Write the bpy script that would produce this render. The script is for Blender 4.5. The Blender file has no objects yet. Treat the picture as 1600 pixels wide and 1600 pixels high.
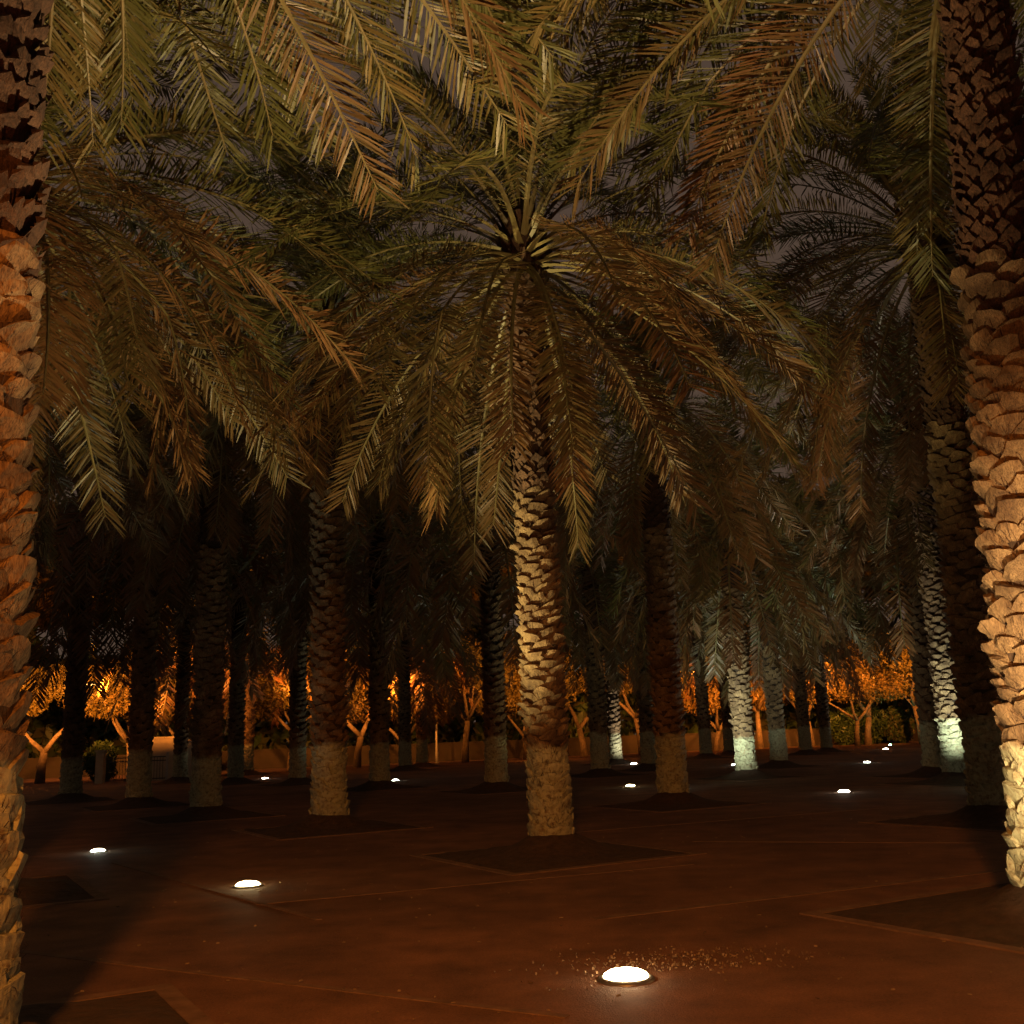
import bpy, math, random
import numpy as np
from mathutils import Vector, Matrix

R = math.radians
scene = bpy.context.scene
COL = scene.collection

# ---------------------------------------------------------------- camera
PITCH, ROLL, CAM_H = R(12.3), R(2.1), 1.5
cam_data = bpy.data.cameras.new('camera')
cam_data.sensor_width = 36.0
cam_data.lens = 36.0
cam_data.clip_start = 0.05
cam_data.clip_end = 2000.0
cam = bpy.data.objects.new('camera', cam_data)
COL.objects.link(cam)
fw = Vector((0, math.cos(PITCH), math.sin(PITCH)))
u0 = Vector((0, -math.sin(PITCH), math.cos(PITCH)))
r0 = Vector((1, 0, 0))
rv = r0 * math.cos(ROLL) - u0 * math.sin(ROLL)
uv = r0 * math.sin(ROLL) + u0 * math.cos(ROLL)
cam.matrix_world = Matrix(((rv.x, uv.x, -fw.x, 0), (rv.y, uv.y, -fw.y, 0), (rv.z, uv.z, -fw.z, CAM_H), (0, 0, 0, 1)))
scene.camera = cam

# ---------------------------------------------------------------- night sky (city glow)
world = bpy.data.worlds.new('World')
scene.world = world
world.use_nodes = True
wn, wl = world.node_tree.nodes, world.node_tree.links
wn.clear()
w_out = wn.new('ShaderNodeOutputWorld')
w_bg = wn.new('ShaderNodeBackground')
w_geo = wn.new('ShaderNodeTexCoord')
w_sep = wn.new('ShaderNodeSeparateXYZ')
w_ramp = wn.new('ShaderNodeValToRGB')
w_ramp.color_ramp.elements[0].position = 0.0
w_ramp.color_ramp.elements[0].color = (0.082, 0.052, 0.036, 1)
w_ramp.color_ramp.elements[1].position = 0.9
w_ramp.color_ramp.elements[1].color = (0.072, 0.047, 0.034, 1)
wl.new(w_geo.outputs['Generated'], w_sep.inputs[0])
wl.new(w_sep.outputs['Z'], w_ramp.inputs[0])
wl.new(w_ramp.outputs[0], w_bg.inputs[0])
w_bg.inputs[1].default_value = 1.0
wl.new(w_bg.outputs[0], w_out.inputs[0])

scene.view_settings.view_transform = 'Standard'
scene.view_settings.look = 'None'
scene.view_settings.exposure = 0.0
scene.view_settings.gamma = 1.0
scene.view_settings.use_curve_mapping = False
scene.cycles.use_denoising = True
scene.cycles.max_bounces = 2
scene.cycles.diffuse_bounces = 1
scene.cycles.glossy_bounces = 1
scene.cycles.transmission_bounces = 2
scene.cycles.use_adaptive_sampling = True
scene.cycles.adaptive_threshold = 0.02
scene.cycles.transparent_max_bounces = 4
scene.cycles.sample_clamp_indirect = 3.0

# light colours and strengths
SODIUM = (1.0, 0.29, 0.035)
GLOBAL = 1.0

# ---------------------------------------------------------------- helpers
rng = random.Random(7)


def link(o, parent=None):
    COL.objects.link(o)
    if parent is not None:
        o.parent = parent
    return o


def mesh(name, verts, faces, mat=None, smooth=False):
    me = bpy.data.meshes.new(name)
    me.from_pydata([tuple(v) for v in verts], [], faces)
    me.update()
    if smooth:
        me.polygons.foreach_set('use_smooth', [True] * len(me.polygons))
    if mat:
        me.materials.append(mat)
    return me


def obj(name, me, parent=None, loc=(0, 0, 0), rot=None, scale=None):
    o = bpy.data.objects.new(name, me)
    link(o, parent)
    o.location = loc
    if rot is not None:
        o.rotation_euler = rot
    if scale is not None:
        o.scale = scale
    return o


def tag(o, label=None, cat=None, group=None, kind=None):
    if label:
        o['label'] = label
    if cat:
        o['category'] = cat
    if group:
        o['group'] = group
    if kind:
        o['kind'] = kind
    return o


class MB:
    def __init__(self):
        self.v, self.f = [], []

    def add(self, vs, fs):
        b = len(self.v)
        self.v.extend([tuple(p) for p in vs])
        self.f.extend([tuple(i + b for i in q) for q in fs])

    def box(self, c, s, rz=0.0):
        cx, cy, cz = c
        hx, hy, hz = s[0] / 2, s[1] / 2, s[2] / 2
        ca, sa = math.cos(rz), math.sin(rz)
        vs = []
        for dz in (-hz, hz):
            for dx, dy in ((-hx, -hy), (hx, -hy), (hx, hy), (-hx, hy)):
                vs.append((cx + dx * ca - dy * sa, cy + dx * sa + dy * ca, cz + dz))
        self.add(vs, [(3, 2, 1, 0), (4, 5, 6, 7), (0, 1, 5, 4), (1, 2, 6, 5), (2, 3, 7, 6), (3, 0, 4, 7)])

    def tube(self, pts, rad, n=8, cap=True):
        pts = [Vector(p) for p in pts]
        vs, fs = [], []
        for i, p in enumerate(pts):
            d = (pts[min(i + 1, len(pts) - 1)] - pts[max(i - 1, 0)]).normalized()
            a = Vector((0, 0, 1)) if abs(d.z) < 0.9 else Vector((1, 0, 0))
            s = d.cross(a).normalized()
            t = s.cross(d)
            rr = rad[i] if isinstance(rad, (list, tuple)) else rad
            for k in range(n):
                an = 2 * math.pi * k / n
                vs.append(p + s * (math.cos(an) * rr) + t * (math.sin(an) * rr))
        for i in range(len(pts) - 1):
            for k in range(n):
                k2 = (k + 1) % n
                fs.append((i * n + k, i * n + k2, (i + 1) * n + k2, (i + 1) * n + k))
        if cap:
            fs.append(tuple(range(n - 1, -1, -1)))
            fs.append(tuple((len(pts) - 1) * n + k for k in range(n)))
        self.add(vs, fs)

    def lathe(self, prof, n=24, c=(0, 0, 0)):
        vs, fs = [], []
        for r_, z_ in prof:
            for k in range(n):
                an = 2 * math.pi * k / n
                vs.append((c[0] + r_ * math.cos(an), c[1] + r_ * math.sin(an), c[2] + z_))
        for i in range(len(prof) - 1):
            for k in range(n):
                k2 = (k + 1) % n
                fs.append((i * n + k, i * n + k2, (i + 1) * n + k2, (i + 1) * n + k))
        self.add(vs, fs)

    def mesh(self, name, mat, smooth=False):
        return mesh(name, self.v, self.f, mat, smooth)


# ---------------------------------------------------------------- materials
def new_mat(name):
    m = bpy.data.materials.new(name)
    m.use_nodes = True
    nt = m.node_tree
    nt.nodes.clear()
    out = nt.nodes.new('ShaderNodeOutputMaterial')
    bs = nt.nodes.new('ShaderNodeBsdfPrincipled')
    nt.links.new(bs.outputs[0], out.inputs[0])
    return m, nt, nt.nodes, nt.links, bs, out


def ramp(nodes, stops):
    n = nodes.new('ShaderNodeValToRGB')
    cr = n.color_ramp
    while len(cr.elements) < len(stops):
        cr.elements.new(0.5)
    for e, (p, c) in zip(cr.elements, stops):
        e.position = p
        e.color = (c[0], c[1], c[2], 1)
    return n


def noise(nodes, scale, detail=4, rough=0.6):
    n = nodes.new('ShaderNodeTexNoise')
    n.inputs['Scale'].default_value = scale
    n.inputs['Detail'].default_value = detail
    n.inputs['Roughness'].default_value = rough
    return n


def mixc(nodes, links, fac, a, b, mode='MIX'):
    n = nodes.new('ShaderNodeMix')
    n.data_type = 'RGBA'
    n.blend_type = mode
    for sock, val in ((n.inputs[0], fac), (n.inputs[6], a), (n.inputs[7], b)):
        if hasattr(val, 'is_linked'):
            links.new(val, sock)
        elif isinstance(val, (tuple, list)):
            sock.default_value = (val[0], val[1], val[2], 1)
        else:
            sock.default_value = val
    return n.outputs[2]


def math_node(nodes, links, op, a, b=None, clamp=False):
    n = nodes.new('ShaderNodeMath')
    n.operation = op
    n.use_clamp = clamp
    for i, val in enumerate((a, b)):
        if val is None:
            continue
        if hasattr(val, 'is_linked'):
            links.new(val, n.inputs[i])
        else:
            n.inputs[i].default_value = val
    return n.outputs[0]


def bump(nodes, links, bs, height, strength, dist):
    b = nodes.new('ShaderNodeBump')
    b.inputs['Strength'].default_value = strength
    b.inputs['Distance'].default_value = dist
    links.new(height, b.inputs['Height'])
    links.new(b.outputs[0], bs.inputs['Normal'])


def plain_mat(name, c1, c2, scale=6.0, rough=0.8, bump_s=0.3, bump_d=0.01, metallic=0.0):
    m, nt, N, L, bs, out = new_mat(name)
    tc = N.new('ShaderNodeTexCoord')
    nz = noise(N, scale)
    L.new(tc.outputs['Object'], nz.inputs['Vector'])
    rp = ramp(N, [(0.3, c1), (0.7, c2)])
    L.new(nz.outputs[0], rp.inputs[0])
    L.new(rp.outputs[0], bs.inputs['Base Color'])
    bs.inputs['Roughness'].default_value = rough
    bs.inputs['Metallic'].default_value = metallic
    if bump_s:
        bump(N, L, bs, nz.outputs[0], bump_s, bump_d)
    return m


def bark_mat(name, c1, c2, paint_h, rough=0.85, fibre=22.0, paint=(0.40, 0.41, 0.27)):
    """leaf-base / trunk wood, with the whitewash the lower trunk really carries"""
    m, nt, N, L, bs, out = new_mat(name)
    tc = N.new('ShaderNodeTexCoord')
    oi = N.new('ShaderNodeObjectInfo')
    geo = N.new('ShaderNodeNewGeometry')
    sep = N.new('ShaderNodeSeparateXYZ')
    L.new(geo.outputs['Position'], sep.inputs[0])
    mp = N.new('ShaderNodeMapping')
    mp.inputs['Scale'].default_value = (1.0, 1.0, 0.28)
    addv = N.new('ShaderNodeVectorMath')
    addv.operation = 'ADD'
    L.new(geo.outputs['Position'], addv.inputs[0])
    L.new(oi.outputs['Random'], addv.inputs[1])
    L.new(addv.outputs[0], mp.inputs['Vector'])
    n1 = noise(N, fibre, 5, 0.7)
    L.new(mp.outputs[0], n1.inputs['Vector'])
    n2 = noise(N, 3.0, 3)
    L.new(geo.outputs['Position'], n2.inputs['Vector'])
    rp = ramp(N, [(0.28, c1), (0.72, c2)])
    L.new(n1.outputs[0], rp.inputs[0])
    dark = mixc(N, L, math_node(N, L, 'MULTIPLY', oi.outputs['Random'], 0.55), rp.outputs[0], tuple(x * 0.55 for x in c1))
    # blotchy dirt
    r2 = ramp(N, [(0.36, (0.42, 0.36, 0.32)), (0.62, (1, 1, 1))])
    L.new(n2.outputs[0], r2.inputs[0])
    mp5 = N.new('ShaderNodeMapping')
    mp5.inputs['Scale'].default_value = (1.0, 1.0, 0.14)
    L.new(addv.outputs[0], mp5.inputs['Vector'])
    n5 = noise(N, 95.0, 4, 0.75)
    L.new(mp5.outputs[0], n5.inputs['Vector'])
    r5 = ramp(N, [(0.36, (0.38, 0.34, 0.30)), (0.56, (1.06, 1.06, 1.06))])
    L.new(n5.outputs[0], r5.inputs[0])
    wood = mixc(N, L, 1.0, mixc(N, L, 1.0, dark, r2.outputs[0], 'MULTIPLY'), r5.outputs[0], 'MULTIPLY')
    # whitewash below paint_h, ragged edge, worn through
    edge = math_node(N, L, 'MULTIPLY', math_node(N, L, 'SUBTRACT', n2.outputs[0], 0.5), 0.35)
    hh = math_node(N, L, 'SUBTRACT', math_node(N, L, 'ADD', edge, paint_h), sep.outputs['Z'])
    mp2 = N.new('ShaderNodeMapping')
    mp2.inputs['Scale'].default_value = (1.0, 1.0, 0.0)
    L.new(geo.outputs['Position'], mp2.inputs['Vector'])
    n4 = noise(N, 0.21, 1)
    L.new(mp2.outputs[0], n4.inputs['Vector'])
    hh = math_node(N, L, 'ADD', hh, math_node(N, L, 'MULTIPLY', math_node(N, L, 'SUBTRACT', n4.outputs[0], 0.5), 0.9))
    fac = math_node(N, L, 'MULTIPLY', hh, 9.0, True)
    n3 = noise(N, 16.0, 5, 0.7)
    L.new(geo.outputs['Position'], n3.inputs['Vector'])
    r3 = ramp(N, [(0.34, (0.12, 0.12, 0.12)), (0.52, (1, 1, 1))])
    L.new(n3.outputs[0], r3.inputs[0])
    fac2 = math_node(N, L, 'MULTIPLY', fac, r3.outputs[0])
    pr = ramp(N, [(0.3, tuple(x * 0.72 for x in paint)), (0.7, paint)])
    L.new(n1.outputs[0], pr.inputs[0])
    col = mixc(N, L, fac2, wood, pr.outputs[0])
    L.new(col, bs.inputs['Base Color'])
    bs.inputs['Roughness'].default_value = rough
    bump(N, L, bs, n1.outputs[0], 0.9, 0.02)
    return m


def leaf_mat(name, green, green2, dry, dry_amount, rough=0.42, trans=0.28):
    m, nt, N, L, bs, out = new_mat(name)
    oi = N.new('ShaderNodeObjectInfo')
    geo = N.new('ShaderNodeNewGeometry')
    n1 = noise(N, 1.7, 3)
    L.new(geo.outputs['Position'], n1.inputs['Vector'])
    rp = ramp(N, [(0.35, green), (0.65, green2)])
    L.new(n1.outputs[0], rp.inputs[0])
    isl = math_node(N, L, 'MULTIPLY', geo.outputs['Random Per Island'], 0.5)
    f = math_node(N, L, 'ADD', math_node(N, L, 'MULTIPLY', oi.outputs['Random'], 0.75), isl)
    rd = ramp(N, [(1.0 - dry_amount, (0, 0, 0)), (1.0, (1, 1, 1))])
    L.new(f, rd.inputs[0])
    col = mixc(N, L, rd.outputs[0], rp.outputs[0], dry)
    L.new(col, bs.inputs['Base Color'])
    bs.inputs['Roughness'].default_value = rough
    tr = N.new('ShaderNodeBsdfTranslucent')
    L.new(col, tr.inputs[0])
    mx = N.new('ShaderNodeMixShader')
    mx.inputs[0].default_value = trans
    L.new(bs.outputs[0], mx.inputs[1])
    L.new(tr.outputs[0], mx.inputs[2])
    L.new(mx.outputs[0], out.inputs[0])
    return m


def emit_mat(name, color, strength):
    m = bpy.data.materials.new(name)
    m.use_nodes = True
    nt = m.node_tree
    nt.nodes.clear()
    out = nt.nodes.new('ShaderNodeOutputMaterial')
    em = nt.nodes.new('ShaderNodeEmission')
    em.inputs[0].default_value = (*color, 1)
    em.inputs[1].default_value = strength
    nt.links.new(em.outputs[0], out.inputs[0])
    return m


PAINT_H = 1.42
M_BASE = bark_mat('leaf_base_wood', (0.17, 0.102, 0.048), (0.39, 0.27, 0.14), PAINT_H)
M_CORE = bark_mat('trunk_core', (0.035, 0.02, 0.012), (0.10, 0.06, 0.035), PAINT_H, 0.95, 30.0)
M_FIBRE = bark_mat('trunk_fibre', (0.05, 0.026, 0.016), (0.17, 0.085, 0.045), -5.0, 0.9, 40.0)
M_FROND = leaf_mat('frond_green', (0.080, 0.080, 0.024), (0.130, 0.122, 0.036), (0.21, 0.145, 0.050), 0.30)
M_FROND_OLD = leaf_mat('frond_old', (0.100, 0.078, 0.028), (0.14, 0.100, 0.038), (0.22, 0.105, 0.042), 0.8)
M_RACHIS = plain_mat('rachis', (0.12, 0.10, 0.04), (0.20, 0.15, 0.06), 5.0, 0.5, 0.0)
M_TREE = leaf_mat('broadleaf', (0.10, 0.082, 0.020), (0.15, 0.115, 0.03), (0.19, 0.12, 0.035), 0.4, 0.5, 0.40)
M_BARK = plain_mat('broadleaf_bark', (0.05, 0.038, 0.026), (0.15, 0.11, 0.075), 9.0, 0.9, 0.6, 0.03)
M_BUSH = leaf_mat('bush_leaf', (0.03, 0.06, 0.02), (0.05, 0.09, 0.03), (0.07, 0.07, 0.03), 0.2, 0.5, 0.3)
M_SOIL = plain_mat('soil', (0.032, 0.020, 0.013), (0.075, 0.044, 0.029), 9.0, 1.0, 0.9, 0.03)
M_KERB = plain_mat('kerb_concrete', (0.115, 0.070, 0.047), (0.22, 0.138, 0.094), 7.0, 0.9, 0.4, 0.01)
M_WALL = plain_mat('wall_render', (0.012, 0.009, 0.007), (0.024, 0.016, 0.012), 2.0, 0.9, 0.2, 0.01)
M_PLASTER = plain_mat('plaster', (0.36, 0.30, 0.21), (0.45, 0.38, 0.28), 3.0, 0.85, 0.2, 0.01)
M_IRON = plain_mat('painted_iron', (0.03, 0.03, 0.03), (0.06, 0.055, 0.05), 12.0, 0.5, 0.1, 0.002)
M_POLE = plain_mat('galvanised_pole', (0.28, 0.27, 0.25), (0.38, 0.37, 0.34), 8.0, 0.5, 0.0, 0.0, 0.3)
M_STEEL = plain_mat('steel_ring', (0.25, 0.24, 0.22), (0.4, 0.39, 0.36), 14.0, 0.4, 0.1, 0.002, 0.8)
M_CHIP = plain_mat('dry_litter', (0.13, 0.09, 0.05), (0.32, 0.23, 0.13), 30.0, 0.8, 0.0)


def ground_mat():
    m, nt, N, L, bs, out = new_mat('packed_ground')
    geo = N.new('ShaderNodeNewGeometry')
    big = noise(N, 0.22, 4, 0.6)
    mid = noise(N, 1.6, 5, 0.65)
    fine = noise(N, 55.0, 6, 0.75)
    grit = N.new('ShaderNodeTexVoronoi')
    grit.inputs['Scale'].default_value = 90.0
    for n in (big, mid, fine, grit):
        L.new(geo.outputs['Position'], n.inputs['Vector'])
    c1 = ramp(N, [(0.32, (0.130, 0.070, 0.045)), (0.68, (0.275, 0.148, 0.092))])
    L.new(mid.outputs[0], c1.inputs[0])
    c2 = ramp(N, [(0.35, (0.62, 0.60, 0.58)), (0.65, (1.15, 1.1, 1.05))])
    L.new(big.outputs[0], c2.inputs[0])
    c3 = ramp(N, [(0.3, (0.6, 0.6, 0.6)), (0.7, (1.3, 1.28, 1.25))])
    L.new(fine.outputs[0], c3.inputs[0])
    a = mixc(N, L, 1.0, c1.outputs[0], c2.outputs[0], 'MULTIPLY')
    b = mixc(N, L, 1.0, a, c3.outputs[0], 'MULTIPLY')
    L.new(b, bs.inputs['Base Color'])
    bs.inputs['Roughness'].default_value = 0.8
    h = math_node(N, L, 'ADD', math_node(N, L, 'MULTIPLY', mid.outputs[0], 1.5), math_node(N, L, 'MULTIPLY', fine.outputs[0], 0.5))
    h = math_node(N, L, 'ADD', h, math_node(N, L, 'MULTIPLY', grit.outputs[0], 0.35))
    bump(N, L, bs, h, 0.55, 0.02)
    return m


M_GROUND = ground_mat()

# ---------------------------------------------------------------- ground
def build_ground():
    n = 60
    xs = np.sign(np.linspace(-1, 1, n + 1)) * np.abs(np.linspace(-1, 1, n + 1)) ** 3 * 400
    vs, fs = [], []
    for j in range(n + 1):
        for i in range(n + 1):
            vs.append((xs[i], xs[j] + 20, 0.0))
    for j in range(n):
        for i in range(n):
            a = j * (n + 1) + i
            fs.append((a, a + 1, a + n + 2, a + n + 1))
    o = obj('ground', mesh('ground', vs, fs, M_GROUND))
    tag(o, 'dark packed ground of the grove under the palms', kind='structure')


build_ground()


def strip(x0, y0, x1, y1, w, z=0.006):
    d = Vector((x1 - x0, y1 - y0, 0))
    b = MB()
    b.box(((x0 + x1) / 2, (y0 + y1) / 2, z / 2), (d.length, w, z), math.atan2(d.y, d.x))
    o = obj('paving_strip', b.mesh('paving_strip', M_KERB))
    tag(o, 'thin pale concrete strip set flush in the ground', kind='structure')


strip(0.55, 8.95, 7.6, 12.1, 0.11)
strip(2.3, 14.6, 6.2, 13.0, 0.07)
strip(-4.2, 8.6, 0.2, 6.0, 0.06)
strip(-2.6, 10.4, 1.9, 12.2, 0.06)
strip(-5.6, 14.6, -1.8, 9.4, 0.06)
strip(0.4, 16.4, 6.4, 19.0, 0.07)

# ---------------------------------------------------------------- tree beds
PIT_ROT = R(30)


def bed_meshes():
    out = []
    for k in range(3):
        r = random.Random(50 + k)
        n, half = 22, 1.25
        ph = [r.uniform(0, 6.28) for _ in range(6)]
        vs, fs = [], []
        for j in range(n + 1):
            for i in range(n + 1):
                x = -half + 2 * half * i / n
                y = -half + 2 * half * j / n
                rr = math.hypot(x, y)
                z = 0.40 * math.exp(-(rr / 0.52) ** 1.4) + 0.008
                z += 0.022 * math.sin(3.1 * x + ph[0]) * math.sin(2.7 * y + ph[1]) + 0.012 * math.sin(7 * x + ph[2]) * math.sin(6.3 * y + ph[3]) + r.uniform(-0.006, 0.006)
                e = max(abs(x), abs(y)) / half
                z = max(0.006, z) if e < 0.99 else 0.006
                vs.append((x, y, z))
        for j in range(n):
            for i in range(n):
                a = j * (n + 1) + i
                fs.append((a, a + 1, a + n + 2, a + n + 1))
        out.append(mesh('soil', vs, fs, M_SOIL, True))
    return out


BEDS = bed_meshes()
kb = MB()
for sx, sy, lx, ly in ((0, -1, 2.74, 0.12), (0, 1, 2.74, 0.12), (-1, 0, 0.12, 2.5), (1, 0, 0.12, 2.5)):
    kb.box((sx * 1.31, sy * 1.31, 0.002), (lx, ly, 0.020))
KERB_ME = kb.mesh('kerb', M_KERB)


def bed(x, y, i):
    e = bpy.data.objects.new('tree_bed', None)
    link(e)
    e.location = (x, y, 0)
    e.rotation_euler = (0, 0, PIT_ROT)
    tag(e, 'square bed of dark soil mounded round a palm', kind='structure')
    obj('kerb', KERB_ME, e)
    obj('soil', BEDS[i % 3], e)


# ---------------------------------------------------------------- palms: shared pieces
def leaf_base_mesh(k, style):
    """one cut leaf base: broad clasping foot, thick cut tip; x out, y round the trunk, z up"""
    r = random.Random(200 + k)
    cols = 5
    hw = [0.19, 0.175, 0.145 + r.uniform(-0.03, 0.02), 0.12 + r.uniform(-0.04, 0.03)]
    zz = [-0.17, -0.05, 0.05, 0.115 + r.uniform(-0.015, 0.02)]
    out = [-0.03, 0.030, 0.078, 0.108 + r.uniform(-0.025, 0.03)]
    if style == 'worn':
        out = [-0.03, 0.028, 0.050, 0.052 + r.uniform(-0.01, 0.015)]
        hw = [0.205, 0.195, 0.17, 0.135 + r.uniform(-0.02, 0.025)]
    skew = r.uniform(-0.05, 0.05)
    tilt = r.uniform(-0.05, 0.05)
    vs, fs = [], []
    Rt = 0.34
    for q in range(4):
        for c in range(cols):
            t = -1 + 2 * c / (cols - 1)
            y = hw[q] * t + skew * (q / 3)
            x = out[q] - y * y / (2 * Rt) * 1.0 - (0.018 if abs(t) > 0.9 else 0) + r.uniform(-0.006, 0.006)
            z = zz[q] + (tilt * t if q == 3 else 0) - 0.012 * t * t * (q / 3) + r.uniform(-0.010, 0.010)
            vs.append((x, y, z))
    # cut face, then back into the trunk
    for c in range(cols):
        t = -1 + 2 * c / (cols - 1)
        y = hw[3] * 0.92 * t + skew
        vs.append((out[3] - 0.062 - y * y / (2 * Rt), y, zz[3] + 0.018 + tilt * t - 0.01 * t * t + r.uniform(-0.005, 0.005)))
    for c in range(cols):
        t = -1 + 2 * c / (cols - 1)
        y = hw[2] * t * 1.0 + skew
        vs.append((-0.06 - y * y / (2 * Rt), y, 0.0))
    for q in range(5):
        for c in range(cols - 1):
            a = q * cols + c
            fs.append((a, a + 1, a + cols + 1, a + cols))
    # sides
    for c in (0, cols - 1):
        col = [q * cols + c for q in range(6)]
        f = (col[2], col[3], col[4], col[5])
        fs.append(f if c == 0 else f[::-1])
        f = (col[0], col[1], col[2], col[5])
        fs.append(f if c == 0 else f[::-1])
    return vs, fs


CUT = [leaf_base_mesh(k, 'cut') for k in range(7)]
WORN = [leaf_base_mesh(k + 20, 'worn') for k in range(7)]
CUT_ME = [mesh('leaf_base', v, f, M_BASE) for v, f in CUT]
WORN_ME = [mesh('leaf_base', v, f, M_BASE) for v, f in WORN]


def trunk_radius(z, H, rb):
    return rb * (1.0 - 0.20 * min(1, z / H)) + 0.05 * math.exp(-z / 0.25)


def base_layout(H, rb, z1, seed, dz=0.0265):
    r = random.Random(seed)
    i, z, az = 0, 0.10, r.uniform(0, 6.28)
    while z < z1:
        yield i, z + r.uniform(-0.025, 0.025), az + r.uniform(-0.10, 0.10), r
        az += R(137.508)
        z += dz * (1.0 + 0.12 * math.sin(z * 3 + seed))
        i += 1


def joined_bases(H, rb, z1, seed):
    b = MB()
    for i, z, az, r in base_layout(H, rb, z1, seed, 0.030):
        v, f = (CUT if z > 1.5 else WORN)[r.randrange(7)]
        rr = trunk_radius(z, H, rb)
        ca, sa = math.cos(az), math.sin(az)
        s = r.uniform(0.85, 1.1)
        b.add([((x * s + rr) * ca - y * s * sa, (x * s + rr) * sa + y * s * ca, zz_ * s * 0.8 + z) for x, y, zz_ in v], f)
    return b.mesh('leaf_bases', M_BASE)


def fibre_mesh(H, rb, z0, seed):
    """ragged old leaf stubs and matted fibre of the upper trunk"""
    r = random.Random(seed)
    vs, fs = [], []
    z, az = z0 - 0.1, 0.0
    while z < H + 0.1:
        rr = trunk_radius(z, H, rb) + 0.015
        for s in range(2):
            a = az + r.uniform(-0.15, 0.15) + s * 3.1
            w = r.uniform(0.045, 0.10)
            h = r.uniform(0.09, 0.20)
            o = r.uniform(0.03, 0.10)
            ca, sa = math.cos(a), math.sin(a)
            k = len(vs)
            pts = [(-0.02, -w, 0), (-0.02, w, 0), (o * 0.7, w * 0.8, h * 0.6), (o * 0.7, -w * 0.8, h * 0.6), (o, w * r.uniform(-0.3, 0.6), h), (o * 0.5, -w * 0.5, h * 0.9)]
            for x, y, zz_ in pts:
                vs.append(((x + rr) * ca - y * sa, (x + rr) * sa + y * ca, z + zz_))
            fs += [(k, k + 1, k + 2, k + 3), (k + 3, k + 2, k + 4), (k + 3, k + 4, k + 5)]
        az += R(137.508)
        z += 0.0105
    return mesh('fibre_sheath', vs, fs, M_FIBRE)


def tuft_mesh(H, rb, z1, seed):
    r = random.Random(seed)
    vs, fs = [], []
    for _ in range(2600):
        z, a = r.uniform(0.2, z1), r.uniform(0, 6.2832)
        rr = trunk_radius(z, H, rb) + 0.02
        ca, sa = math.cos(a), math.sin(a)
        ln, w = r.uniform(0.05, 0.17), r.uniform(0.0012, 0.004)
        o, q, t = r.uniform(0.03, 0.11), r.uniform(-0.06, 0.06), r.uniform(-0.5, 1.0)
        k = len(vs)
        for x, y, zz_ in ((0, -w, 0), (0, w, 0), (o * 0.7, q * 0.5 + w, ln * 0.5 * t + 0.02), (o * 0.7, q * 0.5 - w, ln * 0.5 * t + 0.02), (o, q, ln * t)):
            vs.append(((x + rr) * ca - y * sa, (x + rr) * sa + y * ca, z + zz_))
        fs += [(k, k + 1, k + 2, k + 3), (k + 3, k + 2, k + 4)]
    return mesh('fibre_tufts', vs, fs, M_FIBRE)


def trunk_mesh(H, rb, seed):
    r = random.Random(seed)
    b = MB()
    prof = []
    n = 46
    for i in range(n + 1):
        z = -0.15 + (H + 0.15) * i / n
        prof.append((trunk_radius(max(z, 0), H, rb) + r.uniform(-0.012, 0.012), z))
    b.lathe(prof, 18)
    return b.mesh('trunk', M_CORE)


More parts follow.
